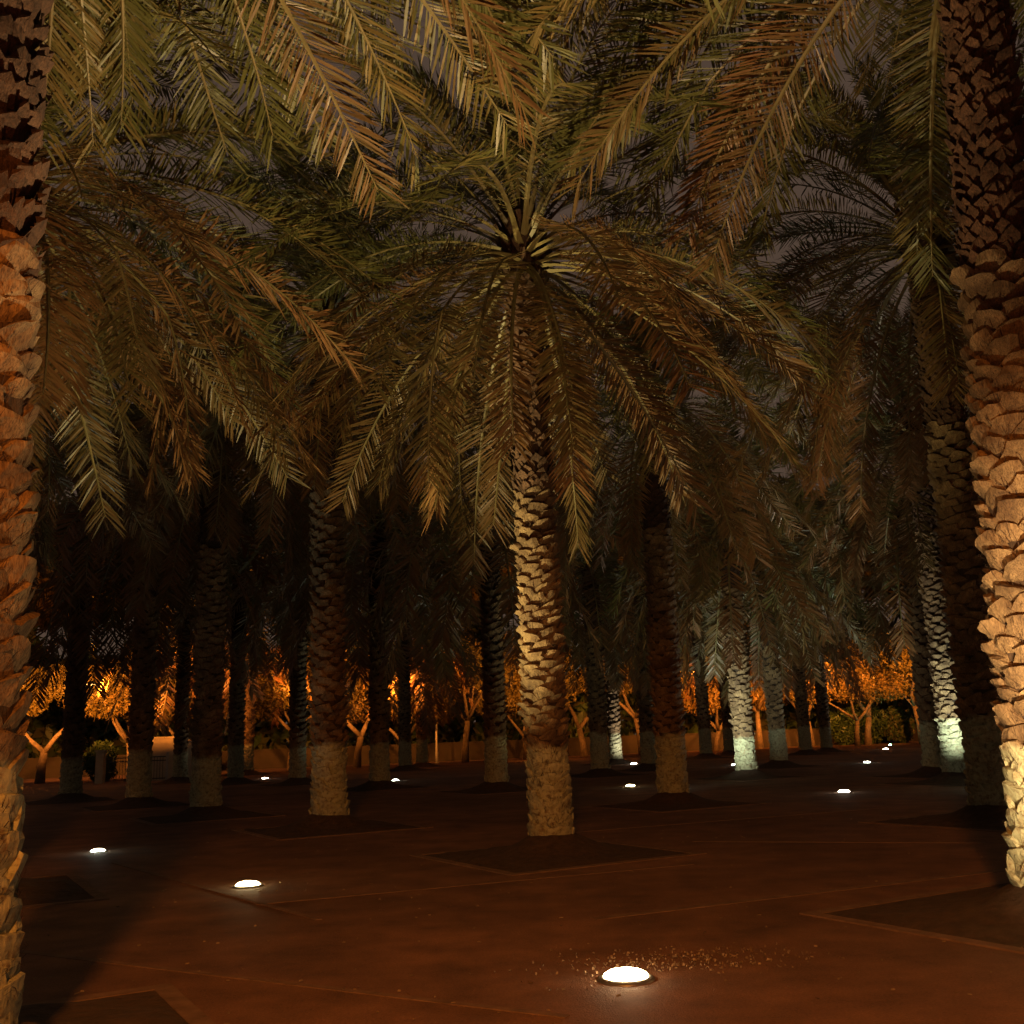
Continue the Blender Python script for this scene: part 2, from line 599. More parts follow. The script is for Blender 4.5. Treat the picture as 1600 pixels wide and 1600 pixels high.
# fronds: local +x outwards, z up, rachis bends down
def frond_mesh(th0, th1, length, seed, old=False, power=1.0, droop=0.10, name='frond', nl=122, lw=1.0):
    r = random.Random(seed)
    npt = 30
    pts, ths = [], []
    x = z = y = 0.0
    lat = r.uniform(-0.14, 0.14)
    ks = r.uniform(0.45, 0.75)
    kink = r.uniform(12, 30) if r.random() < (0.45 if old else 0.2) else 0.0
    for i in range(npt + 1):
        s = i / npt
        th = R(th0 + (th1 - th0) * s ** power - (kink if s > ks else 0))
        pts.append(np.array((x, y, z)))
        ths.append(th)
        ds = length / npt
        x += math.cos(th) * ds
        z += math.sin(th) * ds
        y += lat * s * ds
    vs, fs, mi = [], [], []
    twist = R(r.uniform(-40, 40))
    gaps = [(g, g + r.uniform(0.01, 0.035)) for g in (r.uniform(0.25, 1.0) for _ in range(5 if old else 3))]

    def frame(i):
        th = ths[i]
        t = np.array((math.cos(th), 0, math.sin(th)))
        up = np.array((-math.sin(th), 0, math.cos(th)))
        sd = np.array((0, 1.0, 0))
        a = twist * (i / npt)
        return t, up * math.cos(a) + sd * math.sin(a), sd * math.cos(a) - up * math.sin(a)
    # rachis: flattened three-sided stem
    for i in range(npt + 1):
        t, up, sd = frame(i)
        s = i / npt
        w = 0.034 * (1 - s) ** 0.8 + 0.005 + (0.03 * max(0, 1 - s / 0.08))
        h = 0.6 * w
        for a, c in ((-1, 0), (0, 1), (1, 0), (0, -0.8)):
            vs.append(pts[i] + sd * (a * w) + up * (c * h))
    for i in range(npt):
        for k in range(4):
            a, b2 = i * 4 + k, i * 4 + (k + 1) % 4
            fs.append((a, b2, b2 + 4, a + 4))
            mi.append(1)
    # leaflets
    for side in (-1, 1):
        for k in range(nl):
            s = 0.15 + 0.85 * (k + r.uniform(0, 0.7)) / nl
            if r.random() < (0.07 if old else 0.02) or any(g0 < s < g1 for g0, g1 in gaps):
                continue
            fi = s * npt
            i = min(int(fi), npt - 1)
            fr = fi - i
            p = pts[i] * (1 - fr) + pts[i + 1] * fr
            t, up, sd = frame(i)
            if s < 0.27:
                ll = 0.10 + 0.30 * (s - 0.15) / 0.12
            else:
                ll = 0.56 - 0.12 * abs(s - 0.45) - 0.24 * max(0, s - 0.6) ** 1.3 / 0.4 ** 0.3
            ll *= r.uniform(0.85, 1.1)
            beta = R(70 - 32 * s + r.uniform(-7, 7))
            vee = R(r.choice((24, 10, -4) if old else (38, 20, 4)) + r.uniform(-7, 7)) * (1 - 0.35 * s)
            d = t * math.cos(beta) + (sd * side * math.cos(vee) + up * math.sin(vee)) * math.sin(beta)
            d /= np.linalg.norm(d)
            wdir = np.cross(d, up)
            nn = np.linalg.norm(wdir)
            wdir = wdir / nn if nn > 1e-6 else sd
            # leaflets stand on edge a little
            nrm = np.cross(wdir, d)
            tw = R(r.uniform(-35, 35))
            wdir = wdir * math.cos(tw) + nrm * math.sin(tw)
            w = 0.0125 * lw * r.uniform(0.8, 1.15) * (1.0 if s > 0.27 else 0.6)
            dr = droop * r.uniform(0.6, 1.3) * ll
            g = np.array((0, 0, -1.0))
            m1 = p + d * (ll * 0.42) + g * (dr * 0.10)
            m2 = p + d * (ll * 0.75) + g * (dr * 0.32)
            e = p + d * ll + g * (dr * 0.62)
            b0 = len(vs)
            vs += [p - wdir * w * 0.35, p + wdir * w * 0.35, m1 + wdir * w, m1 - wdir * w, m2 + wdir * w * 0.75, m2 - wdir * w * 0.75, e]
            fs += [(b0, b0 + 1, b0 + 2, b0 + 3), (b0 + 3, b0 + 2, b0 + 4, b0 + 5), (b0 + 5, b0 + 4, b0 + 6)]
            mi += [0, 0, 0]
    me = mesh(name, vs, fs, M_FROND_OLD if old else M_FROND)
    me.materials.append(M_RACHIS)
    me.polygons.foreach_set('material_index', mi)
    return me


# posture classes from the young upright spear to the old hanging skirt
CLASSES = [
    (82, 58, 3.3, 1.3, False), (70, 26, 3.9, 1.2, False), (56, 2, 4.3, 1.15, False), (41, -24, 4.5, 1.1, False),
    (28, -38, 4.6, 0.85, False), (14, -50, 4.6, 0.75, False), (2, -58, 4.5, 0.65, True), (-12, -67, 4.3, 0.6, True), (-28, -76, 4.1, 0.55, True)]
FRONDS = []
FAR_FRONDS = []
for ci, (a, b_, ln, pw, old) in enumerate(CLASSES):
    FAR_FRONDS.append([frond_mesh(a + rng.uniform(-5, 5), b_ + rng.uniform(-8, 6), ln * rng.uniform(0.92, 1.08), 1500 + ci * 10 + v, old, pw, nl=60, lw=2.0) for v in range(3)])
    FRONDS.append([frond_mesh(a + rng.uniform(-5, 5), b_ + rng.uniform(-8, 6), ln * rng.uniform(0.92, 1.08), 1000 + ci * 10 + v, old, pw) for v in range(4)])


def crown_mesh(seed):
    """bud and matted petiole feet at the crown's heart"""
    r = random.Random(seed)
    b = MB()
    b.lathe([(0.27, -0.75), (0.33, -0.45), (0.33, -0.1), (0.24, 0.25), (0.12, 0.55), (0.03, 0.75)], 14)
    for i in range(60):
        a = i * R(137.5)
        z = -0.7 + 1.0 * i / 60
        rr = 0.31 if z < 0 else 0.31 - 0.25 * z
        w, h, o = r.uniform(0.05, 0.09), r.uniform(0.18, 0.4), r.uniform(0.05, 0.16)
        ca, sa = math.cos(a), math.sin(a)
        pts = [(0, -w, 0), (0, w, 0), (o, w * 0.6, h), (o, -w * 0.6, h), (o * 0.4, 0, h * 0.9)]
        b.add([((x + rr) * ca - y * sa, (x + rr) * sa + y * ca, z + q) for x, y, q in pts], [(0, 1, 2, 3), (3, 2, 4)])
    return b.mesh('crown', M_FIBRE)


CROWNS = [crown_mesh(5), crown_mesh(9)]
JOINED = {}
FIBRES = {}


def palm(x, y, H, label, rb=0.285, nf=46, seed=1, bases='joined', z1=None, lean=(0, 0), frond_scale=1.0, extra=(), group='date palms of the grove', kmax=8):
    z1 = z1 if z1 else H * 0.62
    e = bpy.data.objects.new('palm_tree', None)
    link(e)
    e.location = (x, y, 0.14)
    e.rotation_euler = (R(lean[1]), R(lean[0]), 0)
    tag(e, label, 'palm tree', group)
    rr_ = random.Random(seed)
    tr = obj('trunk', trunk_mesh(H, rb, seed), e)
    if bases == 'single':
        fine = 0.80 if seed in (13, 14, 17) else 1.0
        items = list(base_layout(H, rb, z1, seed, max(0.0212 * fine, (z1 - 0.1) / 290)))[:298]
        for i, z, az, r in items:
            worn = z < 1.25 and r.random() < 0.45
            worn = worn or (rb > 0.31 and r.random() < 0.4)
            me = (WORN_ME if worn else CUT_ME)[r.randrange(7)]
            rr = trunk_radius(z, H, rb)
            s = r.uniform(0.72, 1.06) * max(rb, 0.27) / 0.285 * (0.5 + 0.5 * fine)
            sx_ = s * (0.65 if z < 1.25 else r.uniform(0.85, 1.3)) * (1.2 if rb > 0.31 and worn else 0.7 if rb > 0.31 else 1.0)
            s *= 0.92 if rb > 0.31 else 1.0
            o = obj('leaf_base', me, tr, (rr * math.cos(az), rr * math.sin(az), z), (r.uniform(-0.16, 0.16), r.uniform(-0.06, 0.16) * (0.2 if rb > 0.31 else 1.0), az), (sx_, s * 1.06, s * r.uniform(0.62, 0.88)))
    else:
        key = (round(H), seed % 3)
        if key not in JOINED:
            JOINED[key] = joined_bases(round(H), rb, round(H) * 0.62, 70 + seed % 3)
        o = obj('leaf_bases', JOINED[key], tr, (0, 0, 0), (0, 0, seed * 0.7))
        o['kind'] = 'stuff'
        z1 = round(H) * 0.62
    if y < 14:
        o = obj('fibre_tufts', tuft_mesh(H, rb, z1, seed + 900), tr)
        o['kind'] = 'stuff'
    key = (round(H * 2), round(z1 * 2))
    if key not in FIBRES:
        FIBRES[key] = fibre_mesh(H, rb, z1, 300 + len(FIBRES))
    o = obj('fibre_sheath', FIBRES[key], tr)
    o['kind'] = 'stuff'
    cr = obj('crown', CROWNS[seed % 2], e, (0, 0, H), (0, 0, seed * 1.3))
    kinds = FAR_FRONDS if y > 27 else FRONDS
    for i in range(nf):
        t = i / (nf - 1)
        az = i * R(137.508) + rr_.uniform(-0.22, 0.22) + seed
        k = min(kmax, max(0, int(t ** 0.80 * (kmax + 0.9) + rr_.uniform(-0.5, 0.5))))
        z = 0.22 - 0.85 * t
        rad = 0.10 + 0.17 * min(1, t * 2)
        s = frond_scale * rr_.uniform(0.88, 1.1)
        obj('frond', kinds[k][rr_.randrange(len(kinds[k]))], cr, (rad * math.cos(az), rad * math.sin(az), z),
            (rr_.uniform(-0.12, 0.12), rr_.uniform(-0.10, 0.10), az), (s, s, s))
    # rotation of crown empty mesh does not matter; fronds named in world azimuth below
    for az_deg, k, v, s, z in extra:
        az = R(az_deg) - seed * 1.3
        obj('frond', FRONDS[k][v], cr, (0.25 * math.cos(az), 0.25 * math.sin(az), z), (rr_.uniform(-0.06, 0.06), 0, az), (s, s, s))
    return e


PALMS = [
    # x, y, H, rb, nf, seed, bases, z1, lean, label
    (-2.83, 5.25, 9.3, 0.325, 84, 11, 'single', 4.0, (-1.9, 0), 'massive near palm trunk cut by the left edge of the picture'),
    (4.08, 8.32, 9.7, 0.285, 84, 12, 'single', 5.15, (2.8, 0), 'near palm at the right edge with bright amber cut leaf bases'),
    (0.35, 13.64, 8.35, 0.25, 86, 13, 'single', 4.6, (-0.4, 0), 'central palm with full crown and whitewashed trunk foot'),
    (-3.43, 18.85, 9.6, 0.285, 100, 14, 'single', 6.3, (-0.5, 0), 'dim palm with dark trunk standing next left of the central palm'),
    (3.07, 21.63, 8.6, 0.275, 92, 15, 'single', 5.6, (0.3, 0), 'dark palm just right of the central palm, right edge of trunk glinting'),
    (7.02, 15.95, 9.4, 0.285, 104, 16, 'single', 6.0, (0.5, 0), 'black silhouetted palm trunk close beside the bright right edge palm'),
    (10.50, 25.60, 8.8, 0.275, 74, 17, 'single', 6.0, (0.3, 0), 'slender palm with brightly lit white scaly trunk, right of the far lamps'),
    (6.75, 31.72, 7.9, 0.285, 70, 18, 'single', 5.6, (0, 0), 'palm with pale green lit scaly trunk behind the small lamp'),
    (-6.92, 23.15, 9.2, 0.285, 86, 19, 'single', 5.8, (0, 0), 'broad dark palm trunk standing left of the dim palm, second row'),
    (-6.15, 11.60, 8.6, 0.285, 104, 20, 'joined', None, (0, 0), 'palm hidden behind the left edge trunk, its fronds hanging out orange'),
    (-9.90, 16.90, 8.8, 0.285, 92, 21, 'joined', None, (0, 0), 'palm beyond the left edge, only its frond tips showing'),
    (10.50, 11.00, 8.6, 0.285, 88, 22, 'joined', None, (0, 0), 'palm beyond the right edge, fronds reaching in behind the amber trunk'),
    (13.40, 18.60, 8.8, 0.285, 84, 23, 'joined', None, (0, 0), 'palm beyond the right edge in the second row, fronds showing faintly'),
    (-13.90, 32.53, 8.9, 0.285, 57, 24, 'joined', None, (0, 0), 'leftmost fully visible palm trunk, before the orange lit leaves'),
    (-10.30, 28.40, 9.1, 0.270, 57, 25, 'joined', None, (0, 0), 'dark thin palm trunk between the iron railing and the plastered block'),
    (-14.90, 46.00, 7.3, 0.275, 52, 26, 'joined', None, (0, 0), 'far palm trunk at the right side of the plastered block'),
    (-11.50, 42.40, 9.1, 0.275, 52, 27, 'joined', None, (0, 0), 'far palm trunk right behind the broad dark palm'),
    (-8.38, 39.48, 9.1, 0.285, 52, 28, 'joined', None, (0, 0), 'far black palm trunk left behind the dim palm'),
    (-4.53, 33.66, 8.7, 0.285, 57, 29, 'joined', None, (0, 0), 'palm trunk behind the far bluish lamp, right of the dim palm'),
    (-5.73, 52.0, 7.3, 0.285, 49, 30, 'joined', None, (0, 0), 'far palm with small bright whitewashed foot near the lamp post'),
    (-5.40, 57.5, 7.3, 0.280, 46, 31, 'joined', None, (0, 0), 'farthest thin palm trunk just left of the lamp post'),
    (-0.71, 29.74, 8.7, 0.285, 59, 32, 'joined', None, (0, 0), 'dark palm with silvery lit edges just left of the central trunk'),
    (2.78, 37.26, 7.7, 0.285, 57, 33, 'joined', None, (0, 0), 'palm with greenish whitewashed foot just right of the central trunk'),
    (4.49, 50.0, 7.5, 0.275, 49, 34, 'joined', None, (0, 0), 'far thin palm right of the greenish whitewashed foot'),
    (4.96, 40.82, 7.7, 0.285, 54, 35, 'joined', None, (0, 0), 'black palm trunk almost hidden behind the dark glinting palm'),
    (9.49, 54.0, 7.5, 0.285, 49, 36, 'joined', None, (0, 0), 'far palm left of the pale green lit trunk with dim painted foot'),
    (11.60, 58.5, 7.5, 0.275, 46, 37, 'joined', None, (0, 0), 'far black palm trunk touching the pale green lit trunk'),
    (9.55, 39.05, 7.3, 0.285, 54, 38, 'joined', None, (0, 0), 'black palm trunk right of the pale green lit trunk'),
    (14.60, 54.0, 7.5, 0.285, 49, 39, 'joined', None, (0, 0), 'left one of the two far palms at the start of the lamp avenue'),
    (16.70, 57.5, 7.5, 0.285, 49, 40, 'joined', None, (0, 0), 'right one of the two far palms at the start of the lamp avenue'),
    (11.42, 29.20, 7.9, 0.285, 59, 41, 'joined', None, (0.4, 0), 'black palm trunk at the left side of the bright white scaly trunk'),
    (-14.2, 54.5, 7.3, 0.26, 46, 42, 'joined', None, (1.0, 0), 'far palm with amber lit trunk edge beside the leaning broadleaf tree'),
]
KMAX = {11: 5, 12: 5, 22: 6}
EXTRA = {
    11: [(62, 5, 0, 1.05, -0.3), (48, 5, 1, 1.08, -0.2), (36, 5, 2, 1.1, -0.3), (76, 5, 3, 1.0, -0.4), (92, 5, 1, 1.0, -0.3), (26, 4, 1, 1.12, -0.1), (20, 5, 0, 1.12, -0.3), (55, 5, 1, 1.1, -0.5),
         (69, 4, 2, 1.0, 0.0), (83, 4, 0, 1.05, -0.1), (43, 4, 3, 1.1, 0.0), (58, 3, 1, 1.05, 0.1), (32, 3, 2, 1.1, 0.1), (100, 4, 1, 1.0, -0.1), (30, 6, 1, 1.05, -0.5), (66, 6, 2, 0.95, -0.5), (88, 3, 0, 1.05, 0.1), (72, 3, 3, 1.0, 0.1), (105, 5, 2, 1.0, -0.3), (45, 3, 3, 1.1, 0.15), (22, 3, 0, 1.1, 0.1), (97, 3, 2, 1.0, 0.1)],
    12: [(178, 5, 0, 1.0, -0.3), (160, 6, 1, 1.05, -0.4), (196, 5, 2, 1.05, -0.2), (145, 5, 3, 1.0, -0.3), (130, 6, 0, 1.0, -0.5), (170, 4, 2, 1.0, -0.2),
         (152, 4, 1, 1.05, 0.0), (138, 4, 0, 1.0, -0.1), (120, 5, 2, 1.0, -0.2), (186, 4, 3, 1.0, 0.0), (164, 3, 1, 1.0, 0.1), (128, 7, 1, 0.95, -0.5), (150, 3, 3, 1.0, 0.1), (135, 3, 2, 1.0, 0.1), (175, 5, 3, 1.05, -0.3), (110, 4, 1, 1.0, -0.1), (118, 3, 0, 1.0, 0.1), (190, 3, 2, 1.0, 0.1)],
    13: [(262, 8, 0, 0.95, -0.6), (283, 8, 1, 0.9, -0.6), (238, 7, 0, 1.05, -0.5), (302, 7, 1, 1.05, -0.5), (225, 6, 1, 1.05, -0.4), (318, 6, 2, 1.05, -0.4)],
    20: [(10, 7, 1, 1.05, -0.5), (-8, 6, 2, 1.1, -0.5), (-25, 6, 1, 1.05, -0.4), (25, 7, 0, 1.0, -0.5), (-45, 7, 2, 1.0, -0.5)],
}
for i, (x, y, H, rb, nf, seed, bases, z1, lean, label) in enumerate(PALMS):
    bed(x, y, i)
    palm(x, y, H, label, rb, nf, seed, bases, z1, lean, frond_scale=(1.26 if x < 0 else 1.12) if y > 27 else 1.0, extra=EXTRA.get(seed, ()), kmax=KMAX.get(seed, 8))

# ---------------------------------------------------------------- recessed ground lights
rb_ = MB()
rb_.lathe([(0.098, 0.004), (0.101, 0.018), (0.112, 0.018), (0.128, 0.010), (0.134, 0.0), (0.136, -0.03)], 32)
RING_ME = rb_.mesh('ring', M_STEEL, True)
lb_ = MB()
lb_.lathe([(0.106, 0.012), (0.100, 0.028), (0.078, 0.044), (0.042, 0.054), (0.0005, 0.058)], 32)
LENS_V, LENS_F = lb_.v, lb_.f
bb = MB()
for k in range(4):
    a = k * math.pi / 2 + 0.6
    bb.lathe([(0.008, 0.0), (0.008, 0.007), (0.0005, 0.009)], 8, (0.121 * math.cos(a), 0.121 * math.sin(a), 0.013))
BOLT_ME = bb.mesh('bolts', M_STEEL)
TINT = {
    'warm': (1.0, 0.66, 0.30), 'amber': (1.0, 0.68, 0.33), 'yellow': (1.0, 0.78, 0.32), 'white': (1.0, 0.88, 0.66), 'cool': (0.90, 1.0, 0.78), 'green': (0.25, 1.0, 0.45)}
LENS_MAT = {k: emit_mat('lens_' + k, tuple(0.08 + 0.92 * c for c in v), 60.0) for k, v in TINT.items()}
LENS_ME = {k: mesh('lens', LENS_V, LENS_F, LENS_MAT[k], True) for k in TINT}

GROUND_LIGHTS = [
    # x, y, tint, beam watts, spill watts, beam tilt, spill tilt, size, label
    (0.60, 6.82, 'warm', 3600, 300, (-0.12, 0.02), (0.1, 0.1), 1.35, 'large bright warm ground light in the foreground'),
    (-3.02, 11.72, 'yellow', 2800, 1500, (0.66, 0.34), (-0.05, 0.0), 1.25, 'yellowish ground light in the left foreground'),
    (-6.47, 16.23, 'cool', 250, 40, (0.0, 0.0), (0, 0), 1, 'small cool white ground light farthest left'),
    (3.00, 29.35, 'yellow', 260, 120, (0.0, 0.0), (0, 0), 1.2, 'nearer of two ground lights just right of the central palm'),
    (7.15, 23.63, 'white', 800, 160, (0.10, -0.05), (0, 0), 1.2, 'warm white ground light nearest in the right hand avenue'),
    (13.12, 40.10, 'cool', 400, 200, (0.0, 0.0), (0, 0), 1.2, 'cool white ground light in the middle of the right hand avenue'),
    (20.21, 58.40, 'white', 400, 120, (0.0, 0.0), (0, 0), 1.3, 'tiny ground light farthest along the right hand avenue'),
    (5.20, 48.8, 'white', 400, 160, (0.0, 0.0), (0, 0), 1.3, 'farther of two ground lights just right of the central palm'),
    (8.60, 42.6, 'cool', 400, 160, (0.0, 0.0), (0, 0), 1.2, 'ground light half hidden by the pale green lit trunk'),
    (-4.72, 39.49, 'cool', 150, 60, (0.0, 0.0), (0, 0), 1.2, 'far bluish ground light left of the central palm'),
    (-11.46, 47.13, 'white', 200, 60, (0.0, 0.0), (0, 0), 1.3, 'far white ground light left of the dim palm'),
    (10.02, 23.1, 'cool', 1000, 90, (0.2, 1.1), (0, 0), 1, 'ground light hidden behind the black silhouetted trunk'),
    (4.12, 27.6, 'cool', 2500, 120, (1.1, 1.7), (0.3, 0.3), 1, 'ground light hidden behind the soil mound of the dark glinting palm'),
    (24.2, 69.0, 'green', 90, 60, (0.0, 0.0), (0, 0), 1, 'green garden light in the bushes at the end of the avenue'),
    (2.50, 3.40, 'amber', 5600, 0, (1.25, 2.3), (0, 0), 1.35, 'amber ground light below the lower right of the picture, aimed at the right edge palm'),
]


def ground_light(x, y, tint, beam, spill, tilt_b, tilt_s, size, label):
    e = bpy.data.objects.new('ground_light', None)
    link(e)
    e.location = (x, y, 0)
    e.scale = (size, size, size * 0.8)
    tag(e, label, 'ground light', 'recessed ground lights among the palms')
    obj('ring', RING_ME, e)
    obj('lens', LENS_ME[tint], e)
    obj('bolts', BOLT_ME, e)
    for nm, w, cone, blend, tilt in (('beam', beam, 56 if math.hypot(*tilt_b) > 0.5 else 82, 1.0, tilt_b), ('spill', spill, 76 if spill > 1000 else 160, 0.6, tilt_s)):
        if w <= 0:
            continue
        ld = bpy.data.lights.new(nm, 'SPOT')
        ld.energy = w * GLOBAL
        ld.color = TINT[tint]
        ld.spot_size = R(cone)
        ld.spot_blend = blend
        ld.shadow_soft_size = 0.05
        lo = bpy.data.objects.new(nm, ld)
        link(lo, e)
        lo.location = (0, 0, 0.11)
        lo.rotation_euler = Vector((-tilt[0], -tilt[1], -1.0)).to_track_quat('Z', 'Y').to_euler()


for g in GROUND_LIGHTS:
    ground_light(*g)

# ---------------------------------------------------------------- street lamps (sodium)
pm = MB()
pm.lathe([(0.16, 0.0), (0.16, 0.04), (0.10, 0.06), (0.10, 0.9), (0.075, 0.95), (0.055, 7.4)], 14)
pm.tube([(0, 0, 7.35), (0.25, 0, 7.65), (0.7, 0, 7.80), (1.2, 0, 7.85)], [0.05, 0.045, 0.04, 0.035], 10)
POLE_ME = pm.mesh('pole', M_POLE, True)
hm = MB()
hm.add([(1.0, -0.10, 7.80), (1.0, 0.10, 7.80), (1.75, 0.16, 7.82), (1.75, -0.16, 7.82), (1.05, -0.06, 7.92), (1.05, 0.06, 7.92), (1.6, 0.10, 7.98), (1.6, -0.10, 7.98)],
       [(0, 1, 5, 4), (4, 5, 6, 7), (1, 2, 6, 5), (2, 3, 7, 6), (3, 0, 4, 7)])
HEAD_ME = hm.mesh('lamp_head', M_POLE)
gm = MB()
gm.add([(1.12, -0.09, 7.80), (1.12, 0.09, 7.80), (1.68, 0.13, 7.80), (1.68, -0.13, 7.80), (1.2, -0.05, 7.74), (1.2, 0.05, 7.74), (1.6, 0.07, 7.74), (1.6, -0.07, 7.74)],
       [(0, 1, 5, 4), (4, 5, 6, 7), (1, 2, 6, 5), (2, 3, 7, 6), (3, 0, 4, 7)])
GLASS_ME = gm.mesh('lamp_glass', emit_mat('sodium_glass', (1.0, 0.45, 0.10), 12.0))

STREET = [
    (-5.20, 65.0, 0, 0.74, 3000, 'grey lamp post among the far trees left of the central palm'),
    (-23.8, 43.5, 90, 0.55, 30000, 'street lamp hidden behind the left edge trunk'),
    (-18.35, 43.0, 90, 0.55, 26000, 'street lamp hidden behind the leftmost visible palm'),
    (-11.2, 52.5, 90, 0.55, 7500, 'street lamp hidden behind a far palm left of the dim palm'),
    (-7.1, 53.0, 90, 0.55, 16000, 'street lamp hidden behind the palm by the far bluish lamp'),
    (1.4, 55.0, 90, 0.55, 9000, 'street lamp hidden behind the central palm'),
    (7.8, 55.0, 90, 0.55, 10000, 'street lamp hidden behind the dark glinting palm'),
    (12.3, 58.0, 90, 0.55, 23800, 'street lamp hidden behind the pale green lit palm'),
    (17.4, 60.5, 90, 0.55, 22400, 'street lamp hidden behind the palms of the avenue'),
    (23.8, 57.0, 90, 0.55, 22400, 'street lamp hidden behind the bright white scaly palm'),
    (-0.5, -5.4, 90, 0.72, 4800, 'street lamp on the road behind the viewer'),
]
for x, y, az, hs, watts, label in STREET:
    e = bpy.data.objects.new('street_lamp', None)
    link(e)
    e.location = (x, y, 0)
    e.rotation_euler = (0, 0, R(az))
    e.scale = (1, 1, hs)
    tag(e, label, 'street lamp', 'sodium street lamps round the grove')
    obj('pole', POLE_ME, e)
    obj('lamp_head', HEAD_ME, e)
    obj('lamp_glass', GLASS_ME, e)
    ld = bpy.data.lights.new('sodium', 'SPOT')
    ld.energy = watts * GLOBAL
    ld.color = SODIUM
    ld.spot_size = R(118 if y > 0 else 176)
    ld.spot_blend = 0.6 if y > 0 else 0.2
    ld.shadow_soft_size = 0.12 if y > 0 else 0.35
    lo = bpy.data.objects.new('sodium', ld)
    link(lo, e)
    lo.location = (1.4, 0, 7.68)
    if y > 0:
        lo.rotation_euler = Vector((-1.0, 0, -0.30 if az == 90 else 0.3)).to_track_quat('Z', 'Y').to_euler()

# ---------------------------------------------------------------- far broadleaf trees
def broad_tree_meshes(seed, h, spread, forks, leaves, leaf):
    r = random.Random(seed)
    npr = np.random.RandomState(seed)
    b = MB()
    fork_h = h * r.uniform(0.20, 0.32)
    lean = Vector((r.uniform(-0.25, 0.25), r.uniform(-0.2, 0.2), 0))
    top = Vector((0, 0, fork_h)) + lean
    b.tube([(0, 0, -0.1), Vector((0, 0, fork_h * 0.5)) + lean * 0.3, top], [0.19, 0.14, 0.12], 9)
    cl = []
    for k in range(forks):
        a = 2 * math.pi * k / forks + r.uniform(-0.5, 0.5)
        d = Vector((math.cos(a), math.sin(a), 0))
        p1 = top + d * spread * r.uniform(0.18, 0.3) + Vector((0, 0, h * r.uniform(0.14, 0.22)))
        p2 = p1 + d * spread * r.uniform(0.15, 0.35) + Vector((0, 0, h * r.uniform(0.16, 0.26)))
        b.tube([top, (top + p1) / 2 + Vector((r.uniform(-.1, .1), r.uniform(-.1, .1), 0)), p1, p2], [0.10, 0.08, 0.06, 0.03], 7)
        for q in range(4):
            dd = Vector((r.uniform(-1, 1), r.uniform(-1, 1), r.uniform(0.0, 0.9)))
            e_ = p1 + (p2 - p1) * r.uniform(0.2, 1) + dd * spread * 0.38
            b.tube([p1 + (p2 - p1) * r.uniform(0.2, 0.9), e_], [0.035, 0.012], 5)
            cl.append((e_, r.uniform(0.45, 0.8) * spread * 0.42))
        cl.append((p2, spread * 0.35))
    trunk = b.mesh('trunk', M_BARK, True)
    n = leaves
    idx = npr.randint(0, len(cl), n)
    cen = np.array([[*c[0]] for c in cl])[idx]
    rad = np.array([c[1] for c in cl])[idx]
    off = npr.normal(size=(n, 3))
    off /= np.linalg.norm(off, axis=1)[:, None]
    off *= (npr.uniform(0.25, 1.0, n) ** 0.6)[:, None] * rad[:, None]
    off[:, 2] *= 0.75
    c = cen + off
    d1 = npr.normal(size=(n, 3))
    d1[:, 2] -= 0.4
    d1 /= np.linalg.norm(d1, axis=1)[:, None]
    d2 = np.cross(d1, npr.normal(size=(n, 3)))
    d2 /= np.linalg.norm(d2, axis=1)[:, None]
    s = leaf * npr.uniform(0.6, 1.3, n)[:, None]
    v = np.stack([c - d1 * s, c + d2 * s * 0.32, c + d1 * s, c - d2 * s * 0.32], 1).reshape(-1, 3)
    f = np.arange(n * 4).reshape(-1, 4)
    crown = mesh('crown', v.tolist(), f.tolist(), M_TREE)
    return trunk, crown


BROAD = [broad_tree_meshes(31, 5.4, 3.9, 3, 15000, 0.095), broad_tree_meshes(37, 5.8, 4.2, 4, 17000, 0.095), broad_tree_meshes(43, 5.2, 3.4, 2, 13000, 0.095)]
TALL = [broad_tree_meshes(53, 12.5, 6.5, 5, 8000, 0.34), broad_tree_meshes(59, 13.5, 7.5, 5, 9000, 0.34)]
BROAD_TREES = [
    (-24.0, 52.5, 2, 1.0, 0.4, 'slim tree with glowing orange crown at the far left'),
    (-21.0, 56.5, 1, 1.0, 1.7, 'bushy orange lit tree behind the iron railing'),
    (-18.4, 57.5, 0, 0.85, 2.1, 'dim brown tree behind the plastered block'),
    (-13.4, 61.0, 1, 1.0, 3.4, 'leaning broadleaf tree left behind the dim palm'),
    (-9.6, 61.5, 2, 1.05, 0.9, 'forked broadleaf tree right behind the dim palm'),
    (-6.9, 62.5, 0, 0.95, 5.2, 'broadleaf tree left of the lamp post'),
    (-3.4, 64.0, 1, 0.95, 2.6, 'forked broadleaf tree with orange crown right of the lamp post'),
    (0.3, 66.0, 0, 1.0, 1.2, 'broadleaf tree behind the dark palm with silvery edges'),
    (4.1, 68.0, 2, 1.05, 4.1, 'slim curved broadleaf tree right behind the central trunk'),
    (7.6, 66.0, 1, 1.0, 0.2, 'forked broadleaf tree behind the dark glinting palm'),
    (13.0, 70.0, 0, 1.1, 2.9, 'broadleaf tree with bright yellow crown left of the pale green trunk'),
    (16.4, 72.0, 1, 1.0, 4.8, 'broadleaf tree with bright crown right of the pale green trunk'),
    (20.2, 73.0, 0, 1.15, 0.7, 'broadleaf tree with tall bright crown between avenue palms'),
    (21.9, 68.5, 1, 1.0, 3.9, 'forked orange tree at the left side of the avenue end'),
    (23.6, 71.5, 2, 1.1, 1.1, 'thin grey stemmed tree in the middle of the avenue end'),
    (26.0, 68.0, 1, 1.0, 5.6, 'orange tree at the right side of the avenue end'),
    (28.6, 66.5, 0, 1.0, 2.2, 'orange tree behind the bright white scaly trunk'),
]
